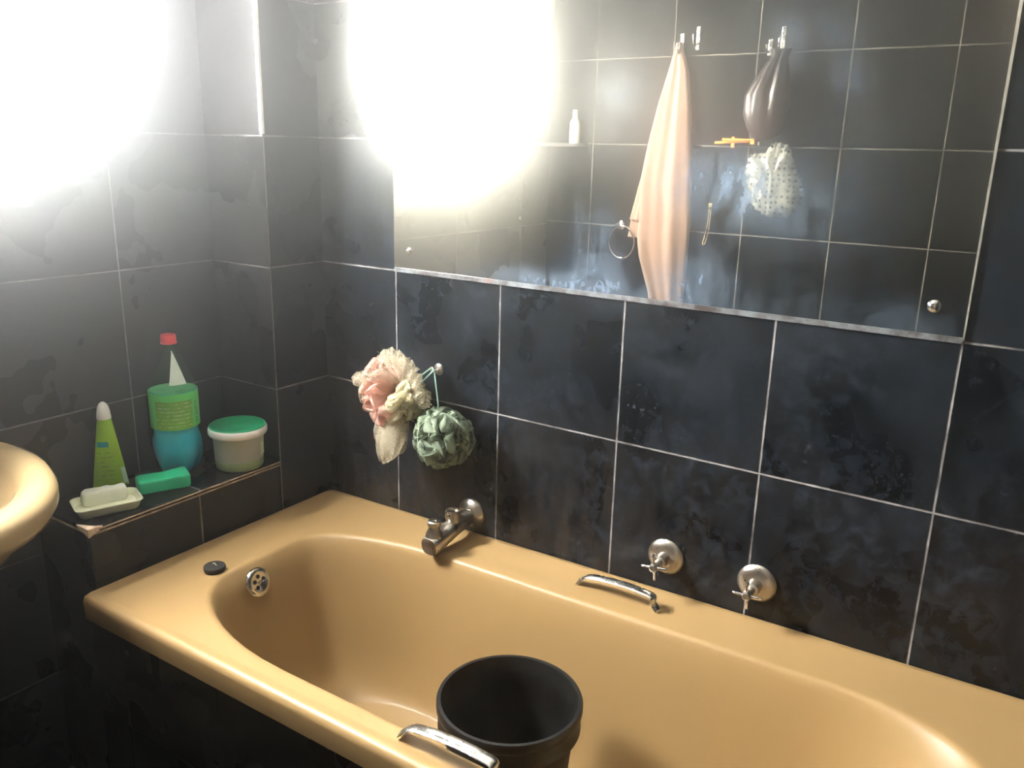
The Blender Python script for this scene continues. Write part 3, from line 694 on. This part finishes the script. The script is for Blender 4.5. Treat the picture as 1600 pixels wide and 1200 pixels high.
mb = MB(); mb.lathe([(.0172, .311), (.0180, .312), (.0180, .316), (.0172, .3165), (.0174, .3175), (.0170, .330), (.0155, .3325), (.0001, .333)], 40, lambda a, z: 1 + (.012 * math.cos(30 * a) if z > .3168 else 0), Matrix.Translation(b0)); mb.build('cap', M['red_cap'], bt, origin=b0, angle=30)

# lime squeeze tube standing on its crimped end
b0 = V(-.60, -1.70, 0); b0.z = ZL
tu = thing('squeeze_tube', b0, 'lime green squeeze tube with white pointed cap standing behind the soap dish', 'tube')
fd = Vector((math.cos(-.62), math.sin(-.62), 0)); sd = Vector((-fd.y, fd.x, 0))
Ht = .162
def tube_r(t_):
    a = lerp(.038, .0145, t_ ** 1.05); b_ = lerp(.0018, .0145, min(1, t_ * 1.15) ** .65)
    return a, b_
def tpt(t_, ang, k=0.0):
    a, b_ = tube_r(t_)
    return b0 + sd * ((a + k) * math.sin(ang)) + fd * ((b_ + k) * math.cos(ang)) + Vector((0, 0, Ht * t_))
mb = MB(); mb.rings([[tpt(t_, 2 * PI * k / 40) for k in range(40)] for t_ in [0, .03, .06, .1, .16, .24, .34, .45, .56, .68, .8, .9, 1.0]])
tb_ = mb.build('tube_body', M['lime_tube'], tu, origin=b0, angle=70)
mb = MB(); mb.lathe([(.0148, Ht), (.0155, Ht + .001), (.0152, Ht + .004), (.0138, Ht + .016), (.0118, Ht + .027), (.0075, Ht + .035), (.003, Ht + .0385), (.0001, Ht + .039)], 32, None, Matrix.Translation(b0)); mb.build('cap', M['white_plastic'], tu, origin=b0)
def tpatch(name, mat, t0, t1, a0, a1, k=.0006, n=10):
    mbx = MB(); rr = []
    for i in range(7):
        t_ = lerp(t0, t1, i / 6)
        rr.append([tpt(t_, lerp(a0, a1, j / n), k) for j in range(n + 1)] + [tpt(t_, lerp(a0, a1, j / n), k - .0005) for j in range(n, -1, -1)])
    mbx.rings(rr); o = mbx.build(name, mat, tb_, origin=b0); o.location = (0, 0, 0); return o
tpatch('name_band', M['teal_ink'], .60, .68, -.95, .18)
tpatch('print_panel', M['tube_print'], .10, .57, -.95, .35)
tpatch('bar_code', M['pale_ink'], .03, .27, .80, 1.25)

# soap dish, with a pale soap bar on it
b0 = V(-.235, -1.955, 0); b0.z = ZL
sdh = thing('soap_dish', b0, 'cream plastic soap dish at the front of the ledge', 'soap dish')
ang = math.radians(70)
ux, uy = Vector((math.cos(ang), math.sin(ang), 0)), Vector((-math.sin(ang), math.cos(ang), 0))
def dring(hx, hy, r, z): return [b0 + ux * x + uy * y + Vector((0, 0, z)) for x, y in rrect(-hx, hx, -hy, hy, small(r), 6, 4)]
mb = MB(); mb.rings([dring(.056, .034, .012, 0), dring(.0585, .0365, .014, .003), dring(.064, .041, .016, .018), dring(.067, .044, .017, .0195), dring(.067, .044, .017, .0215), dring(.0645, .0415, .016, .0215), dring(.061, .038, .014, .014), dring(.058, .035, .013, .008)])
mb.build('dish', M['cream_plastic'], sdh, origin=b0, angle=50)
so = thing('soap_bar', b0 + uy * .022 + Vector((0, 0, .0085)), 'pale cream soap bar lying in the soap dish', 'soap')
c0 = b0 + uy * .022 + Vector((0, 0, .0085))
mb = MB(); rr = []
for z, k in ((0, .90), (.004, .97), (.010, 1), (.020, .99), (.0275, .94), (.0290, .86)):
    ring = []
    for x, y in rrect(-.046 * k, .046 * k, -.017 * k, .017 * k, small(.010 * k), 6, 6):
        zz = z + (.0022 * math.sin(x * 170 + .6) if z > .012 else 0)
        ring.append(c0 + ux * x + uy * y + Vector((0, 0, zz)))
    rr.append(ring)
mb.rings(rr); mb.build('soap', M['soap_white'], so, origin=c0, angle=70)

# green soap bar
b0 = V(-.275, -1.475, 0); b0.z = ZL
ang2 = math.radians(66); vx, vy = Vector((math.cos(ang2), math.sin(ang2), 0)), Vector((-math.sin(ang2), math.cos(ang2), 0))
gs = thing('soap_bar', b0, 'bright green soap bar lying on the ledge in front of the bottle', 'soap')
mb = MB(); rr = []
for z, k in ((0, .96), (.002, .99), (.012, 1.0), (.024, 1.0), (.028, .97), (.030, .92)):
    ring = []
    for x, y in rrect(-.056 * k, .056 * k, -.030 * k, .030 * k, small(.009), 5, 8):
        sq = 1 - .10 * math.cos(min(1, abs(x) / .056) * PI / 2) * (1 if z > .006 else .4)
        zz = z * (1 - .10 * (1 - abs(x) / .056)) + .002 * (x / .056) * (z / .03)
        ring.append(b0 + vx * x + vy * (y * sq) + Vector((0, 0, zz)))
    rr.append(ring)
mb.rings(rr); mb.build('soap', M['soap_green'], gs, origin=b0, angle=35, bevel=.0015)

# round tub with green lid
b0 = V(-.18, -.835, 0); b0.z = ZL
tc = thing('plastic_tub', b0, 'cloudy round plastic tub with green lid in the ledge corner', 'tub')
mb = MB(); mb.lathe([(.052, 0), (.0545, .002), (.056, .010), (.0605, .088), (.0615, .090)], 48, None, Matrix.Translation(b0)); bo = mb.build('tub_body', M['tub_body'], tc, origin=b0)
mb = MB(); mb.lathe([(.0553, .003), (.0566, .0095), (.0574, .024), (.0571, .0245)], 48, lambda a, z: 1 + (.004 * math.sin(3 * a + 1) if z > .02 else 0), Matrix.Translation(b0), False, False); q_ = mb.build('dregs_band', M['tub_fill'], bo, origin=b0); q_.location = (0, 0, 0)
mb = MB(); mb.lathe([(.0630, .085), (.0672, .0852), (.0690, .088), (.0695, .094), (.0690, .0995), (.0672, .1035), (.0640, .1045), (.0625, .103)], 56, None, Matrix.Translation(b0)); mb.build('lid_rim', M['white_plastic'], tc, origin=b0)
mb = MB(); mb.lathe([(.0655, .103), (.0663, .1058), (.0645, .1072), (.0615, .1072), (.0600, .1060), (.0001, .1056)], 56, None, Matrix.Translation(b0)); mb.build('lid', M['lid_green'], tc, origin=b0)
mb = MB(); wrap(mb, b0, .0604, .35, .62, .035, .066, 6, .002); mb.build('side_print', M['pale_ink'], tc, origin=b0)

# ------------------------------------------------------------------ loofahs on a hook
hk = V(1.235, 0, -.735)
hook = thing('wall_hook', hk, 'small round metal hook holding the bath puffs', 'hook')
mb = MB(); mb.lathe([(.014, 0), (.014, .002), (.010, .005), (.0001, .006)], 24, M4=frame(hk, (0, -1, 0))); mb.build('hook_base', M['old_chrome'], hook, origin=hk)
mb = MB(); mb.tube([hk + Vector((0, -.004, 0)), hk + Vector((0, -.018, -.001)), hk + Vector((0, -.028, .0)), hk + Vector((0, -.032, .007)), hk + Vector((0, -.030, .012))], .0022, 10); mb.build('hook_pin', M['old_chrome'], hook, origin=hk)

def lobe(mbx, c, d, side, L, W, puff, nu=10, nv=9, ruff=0.0, rk=5, ph=0.0, base=.12, bend=0.0):
    """one folded loop of netting: two thin bulging sheets from the knot outward"""
    d = d.normalized(); side = (side - d * side.dot(d)).normalized(); n = d.cross(side)
    for sg in (1, -1):
        rr = []
        for i in range(nu + 1):
            u = i / nu
            w = W * (base + (1 - base) * math.sqrt(max(0, 1 - (1 - min(1, u * 1.25)) ** 2))) * (1.0 if u < .72 else math.sqrt(max(0.0, 1 - ((u - .72) / .28) ** 2 * .94)))
            row = []
            for j in range(nv + 1):
                v = j / nv * 2 - 1
                h = puff * math.sqrt(max(0, 1 - v * v)) * math.sin(PI * min(1, u * .98 + .02)) ** .7
                rf = ruff * u * math.sin(rk * v + ph + 3 * u) 
                p = c + d * (L * u + L * .05 * math.cos(v * 5 + ph) * u) + side * (w * v) + n * (sg * h + rf + bend * u * u)
                row.append(p)
            rr.append(row)
        mbx.rings(rr, False, False, closed=False)
    return mbx
def puff_dirs(n, seed):
    rnd = random.Random(seed); out = []
    for i in range(n):
        z = 1 - 2 * (i + .5) / n; r = math.sqrt(1 - z * z); a = i * 2.39996 + rnd.uniform(-.2, .2)
        out.append(Vector((r * math.cos(a), r * math.sin(a), z)))
    return out, rnd
K1 = V(1.10, -.27, -.90)
lf = thing('bath_puff', K1, 'fluffy pink and cream netting bath puff hanging on the wall hook', 'bath puff')
pink = MB(); cream = MB(); sheer = MB()
dirs, rnd = puff_dirs(58, 3)
for i, d in enumerate(dirs):
    if d.y > .55: continue
    k = 1.0 - .35 * max(0, d.y)
    side = Vector((rnd.uniform(-1, 1), rnd.uniform(-1, 1), rnd.uniform(-1, 1)))
    leftish = d.x * .8 - d.z * .05 + rnd.uniform(-.15, .15)
    L = rnd.uniform(.062, .080) * k; W = rnd.uniform(.034, .050)
    if leftish < .22:
        lobe(pink, K1 + Vector((-.026, 0, .002)), d, side, L * 1.12, W, rnd.uniform(.008, .014), ruff=.008, ph=rnd.uniform(0, 6), base=.3)
        if i % 5 == 0: lobe(sheer, K1 + Vector((-.028, -.004, .004)), d + Vector((0, 0, .15)), side, L * 1.28, W * 1.1, .010, ruff=.008, ph=rnd.uniform(0, 6), base=.3)
    else:
        lobe(cream, K1 + Vector((.008, 0, .0)), d, side, L * .78, W * .8, rnd.uniform(.008, .014), ruff=.006, ph=rnd.uniform(0, 6), base=.3)
for (dx, dy, dz, L, W) in [(-.15, -.2, 1, .112, .026), (.12, -.25, 1, .108, .030), (.35, -.2, .9, .10, .030), (-.4, -.25, .9, .098, .03), (.9, -.3, .25, .085, .026), (.95, -.1, -.05, .088, .02), (.6, -.2, .6, .095, .026)]:
    lobe(sheer, K1, Vector((dx, dy, dz)), Vector((1, -.4, -.2)), L, W, .012, ruff=.006, ph=dx * 7)
for (dx, dy, dz, L, W) in [(-.20, -.22, -1, .150, .044), (-.02, -.35, -1, .140, .038), (-.42, -.15, -.95, .125, .044), (-.30, .1, -1, .145, .046)]:
    lobe(sheer, K1 + Vector((.0, -.01, -.015)), Vector((dx, dy, dz)), Vector((1, -.3, .1)), L, W, .024, ruff=.005, ph=dx * 9, base=.25)
for (dx, dy, dz, L, W) in [(.1, -.9, -.1, .060, .03), (-.2, -.9, -.4, .066, .03), (.3, -.8, .2, .060, .026), (0, -.7, -.7, .072, .026), (-.1, -.3, -1, .105, .016)]:
    lobe(cream, K1 + Vector((.006, -.006, -.003)), Vector((dx, dy, dz)), Vector((1, .2, .5)), L, W, .012, ruff=.004, ph=dx * 9)
pink.build('pink_netting', M['net_pink'], lf, origin=K1, angle=180)['label'] = 'pink netting loops'
cream.build('cream_netting', M['net_cream'], lf, origin=K1, angle=180)['label'] = 'cream netting loops'
sheer.build('sheer_netting', M['net_sheer'], lf, origin=K1, angle=180)['label'] = 'sheer outer netting loops'
mb = MB(); hp = hk + Vector((0, -.028, .004))
mb.tube([K1 + Vector((.004, -.012, .004)), K1.lerp(hp, .5) + Vector((-.002, -.012, .004)), hp + Vector((-.003, -.002, .003)), hp + Vector((0.003, -.003, .006)), hp + Vector((.007, -.002, 0)), K1.lerp(hp, .5) + Vector((.010, -.010, -.004)), K1 + Vector((.008, -.012, -.002))], .0018, 8)
mb.build('cord', M['mint_cord'], lf, origin=K1)['label'] = 'mint green hanging cord'
K2 = V(1.485, -.25, -1.175)
lg = thing('bath_puff', K2, 'grey green netting bath puff hanging below the pink one', 'bath puff')
green = MB(); dirs, rnd = puff_dirs(64, 9)
for i, d in enumerate(dirs):
    if d.y > .75: continue
    side = Vector((rnd.uniform(-1, 1), rnd.uniform(-1, 1), rnd.uniform(-1, 1)))
    lobe(green, K2, d, side, rnd.uniform(.058, .073), rnd.uniform(.036, .052), rnd.uniform(.002, .005), ruff=.013, rk=rnd.uniform(3, 5.5), ph=rnd.uniform(0, 6), nv=14, base=.3)
green.build('green_netting', M['net_green'], lg, origin=K2, angle=180)
mb = MB(); mb.tube([K2 + Vector((-.005, -.03, .04)), K2.lerp(hp, .5) + Vector((.010, -.012, .0)), hp + Vector((.008, 0, -.004)), hp + Vector((.006, -.002, .004)), hp + Vector((.0, .002, .006))], .0016, 8); mb.build('cord', M['mint_cord'], lg, origin=K2)

# ------------------------------------------------------------------ on the door wall, seen in the mirror
YW = YO
def double_hook(x, z, name, label, h=.09):
    o = V(0, 0, 0); c = Vector((x, YW, z))
    r = thing(name, c, label, 'hook')
    mb = MB(); mb.box(x - .007, x + .007, YW, YW + .003, z - h * .6, z + h * .4); mb.build('hook_plate', M['steel'], r, smooth=False, origin=c, bevel=.002)
    mb = MB(); mb.tube([c + Vector((0, .002, -h * .30)), c + Vector((0, .018, -h * .42)), c + Vector((0, .034, -h * .36)), c + Vector((0, .042, -h * .15)), c + Vector((0, .043, h * .0))], [.004, .004, .0036, .0034, .0045], 10); mb.build('hook_arm', M['steel'], r, origin=c)
    return r
# towel
double_hook(.318, 1.795, 'wall_hook', 'steel hook the peach towel hangs from, seen in the mirror')
double_hook(.375, 1.82, 'wall_hook', 'empty steel hook just right of the peach towel, seen in the mirror', .075)
tw = thing('hanging_towel', (.318, YW, 1.79), 'peach towel hanging by one corner on the door wall, seen in the mirror', 'towel')
tl = [(1.800, .309), (1.787, .304), (1.70, .281), (1.60, .253), (1.50, .229), (1.40, .209), (1.315, .194), (1.25, .180), (1.188, .166), (1.176, .171)]
def interp(tab, z):
    if z >= tab[0][0]: return tab[0][1]
    for (z1, a), (z2, b_) in zip(tab, tab[1:]):
        if z2 <= z <= z1: return lerp(b_, a, (z - z2) / (z1 - z2))
    return tab[-1][1]
TLF = [(1.800, .309), (1.787, .304), (1.70, .281), (1.60, .253), (1.50, .231), (1.40, .212), (1.315, .200), (1.18, .206), (1.129, .203), (1.06, .214), (.99, .239), (.93, .262), (.90, .268), (.80, .272)]
TRF = [(1.800, .325), (1.787, .329), (1.707, .357), (1.56, .381), (1.41, .396), (1.235, .406), (1.065, .408), (1.03, .404), (.98, .404), (.91, .402), (.80, .396)]
def sheet(mbx, zs, L, Rr, y0, amp, seed, nx=40, hem=None):
    rr = []
    for z in zs:
        xl, xr = interp(L, z), interp(Rr, z); w = xr - xl
        spread = min(1, (1.80 - z) / .35 + .15)
        fr, bk_ = [], []
        for i in range(nx + 1):
            u = i / nx; x = lerp(xl, xr, u)
            f = math.sin(u * 9.5 + seed + .9 * (1.8 - z)) * .55 + math.sin(u * 21 + seed * 2 - 1.5 * (1.8 - z)) * .25 + math.sin(u * 4.2 - seed) * .3
            ed = math.sqrt(max(0, 1 - (2 * u - 1) ** 4))
            y = YW + y0 + (amp * spread * (f * .6 + .6)) * ed + .006 * ed
            zz = z
            fr.append((x, y, zz)); bk_.append((x, YW + max(.003, y0 - .004), zz))
        rr.append(fr + bk_[::-1])
    mbx.rings(rr)
zs = [1.800, 1.794, 1.787, 1.775] + [1.76 - .02 * i for i in range(49)]
mb = MB(); sheet(mb, zs, TLF, TRF, .022, .019, .4)
mb.build('towel_cloth', M['towel'], tw, origin=(.318, YW, 1.79), angle=80)
mb = MB(); TL2 = [(1.5, .24), (1.315, .1945), (1.188, .166), (1.17, .172)]; TR2 = [(1.5, .26), (1.3, .25), (1.17, .23)]
sheet(mb, [1.5 - .02 * i for i in range(16)] + [1.190], TL2, TR2, .018, .012, 2.1, 14); mb.build('towel_fold', M['towel'], tw, origin=(.318, YW, 1.79), angle=80)
mb = MB(); TL3 = [(1.3, .2), (1.13, .182), (1.118, .190), (1.0, .222), (.93, .25)]; TR3 = [(1.3, .27), (.93, .29)]
sheet(mb, [1.3 - .02 * i for i in range(9)] + [1.126], [(1.3, .2), (1.19, .168), (1.125, .158)], [(1.3, .25), (1.125, .24)], .010, .006, 1.1, 10); mb.build('towel_fold', M['towel'], tw, origin=(.318, YW, 1.79), angle=80)
# towel ring behind it
trg = thing('towel_ring', (.125, YW, 1.16), 'chrome towel ring beside the lower edge of the towel, seen in the mirror', 'towel ring')
mb = MB(); mb.lathe([(.016, 0), (.016, .003), (.009, .006), (.007, .030), (.009, .034), (.0001, .035)], 20, M4=frame((.125, YW, 1.165), (0, 1, 0))); mb.build('ring_mount', M['chrome'], trg, origin=(.125, YW, 1.165))
mb = MB(); mb.tube([Vector((.142 + .052 * math.sin(2 * PI * i / 40), YW + .028, 1.105 + .060 * math.cos(2 * PI * i / 40))) for i in range(40)], .0032, 10, closed=True); mb.build('ring', M['chrome'], trg, origin=(.125, YW, 1.165))

# drawstring bag
double_hook(.668, 1.795, 'wall_hook', 'steel hook the dark brown bag hangs from, seen in the mirror', .10)
double_hook(.628, 1.778, 'wall_hook', 'small steel hook left of the bag hook, seen in the mirror', .05)
bg = thing('drawstring_bag', (.67, YW, 1.75), 'shiny dark brown drawstring bag hanging from a hook, seen in the mirror', 'bag')
BL = [(1.762, .640), (1.749, .648), (1.735, .650), (1.711, .628), (1.662, .597), (1.622, .574), (1.561, .573), (1.52, .588), (1.50, .604), (1.487, .624), (1.482, .645)]
BR = [(1.762, .712), (1.749, .707), (1.735, .702), (1.708, .708), (1.659, .717), (1.60, .722), (1.55, .719), (1.52, .712), (1.50, .700), (1.487, .680), (1.482, .660)]
mb = MB(); rr = []
for i in range(29):
    z = 1.762 - .28 * i / 28; xl, xr = interp(BL, z), interp(BR, z); cxx, hw = (xl + xr) / 2, (xr - xl) / 2
    dep = .012 + .030 * math.sin(PI * min(1, max(0, (1.762 - z) / .28))) ** .8
    ring = []
    fold = max(0, min(1, (z - 1.50) / .2))
    for k in range(64):
        a = 2 * PI * k / 64
        m_ = 1 + (.16 * math.sin(7 * a + 1.0) + .08 * math.sin(13 * a)) * fold * (1 if math.sin(a) > -.2 else .2)
        ring.append(Vector((cxx + hw * math.cos(a) * (1 + .02 * math.sin(9 * a) * fold), YW + .046 + dep * math.sin(a) * m_, z)))
    rr.append(ring)
mb.rings(rr); mb.build('bag_body', M['bag'], bg, origin=(.67, YW, 1.75), angle=80)
mb = MB(); mb.tube([Vector((.652, YW + .046, 1.735)), Vector((.660, YW + .048, 1.76)), Vector((.668, YW + .044, 1.786)), Vector((.675, YW + .048, 1.762)), Vector((.690, YW + .046, 1.735))], .002, 8); mb.build('drawstring', M['bag'], bg, origin=(.67, YW, 1.75))

# shower cap
OUT = [(.651, 1.438), (.668, 1.465), (.683, 1.478), (.71, 1.474), (.734, 1.458), (.748, 1.42), (.758, 1.389), (.776, 1.37), (.784, 1.349), (.789, 1.31), (.784, 1.277), (.768, 1.25), (.744, 1.233), (.70, 1.226), (.661, 1.238), (.632, 1.26), (.611, 1.289), (.603, 1.32), (.596, 1.352), (.591, 1.38), (.593, 1.405), (.602, 1.43), (.618, 1.441)]
sc_ = thing('shower_cap', (.64, YW, 1.44), 'crumpled clear shower cap with grey dots hanging on a screw hook, seen in the mirror', 'shower cap')
cc = Vector((.69, YW, 1.345))
mb = MB(); rr = []
n = 92
ring0 = []
for k in range(n):
    f = k / n * len(OUT); i = int(f) % len(OUT); q = f - int(f); a = OUT[i]; b_ = OUT[(i + 1) % len(OUT)]
    ring0.append(Vector((lerp(a[0], b_[0], q) + .003 * math.sin(k * 1.9), 0, lerp(a[1], b_[1], q) + .003 * math.sin(k * 2.3 + 1))))
c2 = Vector((cc.x, 0, cc.z))
for s_, yy in ((.90, .010), (1.0, .020), (.985, .028), (.93, .036), (.84, .044), (.70, .050), (.52, .054), (.34, .056), (.16, .057), (.02, .057)):
    ring = []
    for k, p in enumerate(ring0):
        q = c2 + (p - c2) * s_
        y = yy + .010 * mnoise.noise(Vector((q.x * 28, 3.1, q.z * 28))) + .006 * mnoise.noise(Vector((q.x * 60, 9, q.z * 60)))
        ring.append(Vector((q.x, YW + max(.004, y), q.z)))
    rr.append(ring)
mb.rings(rr); mb.build('cap_film', M['film'], sc_, origin=(.64, YW, 1.44), angle=60)
mb = MB(); c0 = Vector((.632, YW, 1.462)); mb.tube([c0, c0 + Vector((0, .03, 0)), c0 + Vector((0, .038, .004)), c0 + Vector((0, .038, .012))], .0028, 8)
sh = tag(mb.build('screw_hook', M['chrome'], origin=c0), 'small chrome screw hook above the dotted shower cap, seen in the mirror', 'hook')

# orange razors
def razor(x0, z0, x1, z1, label, yo):
    a = Vector((x0, YW + yo, z0)); b_ = Vector((x1, YW + yo, z1)); d = (b_ - a).normalized()
    r = thing('disposable_razor', b_, label, 'razor')
    mb = MB(); mb.tube([a, a.lerp(b_, .3), a.lerp(b_, .75), b_ + Vector((0, .004, 0))], [(.003, .0045), (.003, .0042), (.0028, .0032), (.0026, .003)], 10, flat=(0, 1, 0)); mb.build('razor_handle', M['orange'], r, origin=b_)
    return r, b_
r1, e1 = razor(.478, 1.470, .598, 1.476, 'lower orange disposable razor resting by the shower cap hook, seen in the mirror', .032)
mb = MB(); mb.box(.536, .546, YW + .026, YW + .034, 1.455, 1.490); mb.build('razor_head', M['orange'], r1, smooth=False, bevel=.0015)
r2, e2 = razor(.508, 1.480, .618, 1.481, 'upper orange disposable razor by the shower cap hook, seen in the mirror', .044)
mb = MB(); mb.box(.606, .620, YW + .038, YW + .047, 1.466, 1.484); mb.build('razor_head', M['orange'], r2, smooth=False, bevel=.0015)

# brass wire hook
wh = thing('wire_hook', (.470, YW, 1.255), 'thin brass wire hook hanging below the razors, seen in the mirror', 'hook')
mb = MB(); o = Vector((.470, YW, 1.255))
mb.tube([o + Vector((.000, .012, .0)), o + Vector((.000, .014, -.05)), o + Vector((-.004, .016, -.09)), o + Vector((-.012, .018, -.128)), o + Vector((-.010, .02, -.136)), o + Vector((-.003, .02, -.132)), o + Vector((.006, .016, -.09)), o + Vector((.007, .014, -.03)), o + Vector((.006, .012, .0))], .0014, 8)
mb.build('wire', M['brass'], wh, origin=o)
mb = MB(); mb.box(o.x - .004, o.x + .010, YW, YW + .014, o.z - .004, o.z + .010); mb.build('hook_mount', M['brass'], wh, smooth=False, origin=o, bevel=.002)

# corner shelf with a bottle by the window
sh0 = Vector((XW, YW, Z0 + 1.03 * U))
cs_ = thing('corner_shelf', sh0, 'small grey corner shelf by the window, seen in the mirror', 'shelf')
mb = MB(); pts = [(0, 0)] + [(.165 * math.cos(a), .10 * math.sin(a)) for a in [PI / 2 * i / 12 for i in range(13)]]
mb.rings([[sh0 + Vector((x, y, z)) for x, y in pts] for z in (-.012, 0)]); mb.build('shelf_board', M['shelf_grey'], cs_, smooth=False)
c0 = Vector((-.075, YW + .035, sh0.z)); pb = thing('pump_bottle', c0, 'slim white bottle on the corner shelf, seen in the mirror', 'bottle')
mb = MB(); mb.lathe([(.018, 0), (.020, .004), (.020, .070), (.017, .082), (.010, .090), (.009, .098)], 24, None, Matrix.Translation(c0)); mb.build('bottle_body', M['white_plastic'], pb, origin=c0)
mb = MB(); mb.lathe([(.0105, .097), (.0105, .118), (.009, .121), (.0001, .1215)], 20, None, Matrix.Translation(c0)); mb.build('cap', M['pale_ink'], pb, origin=c0)
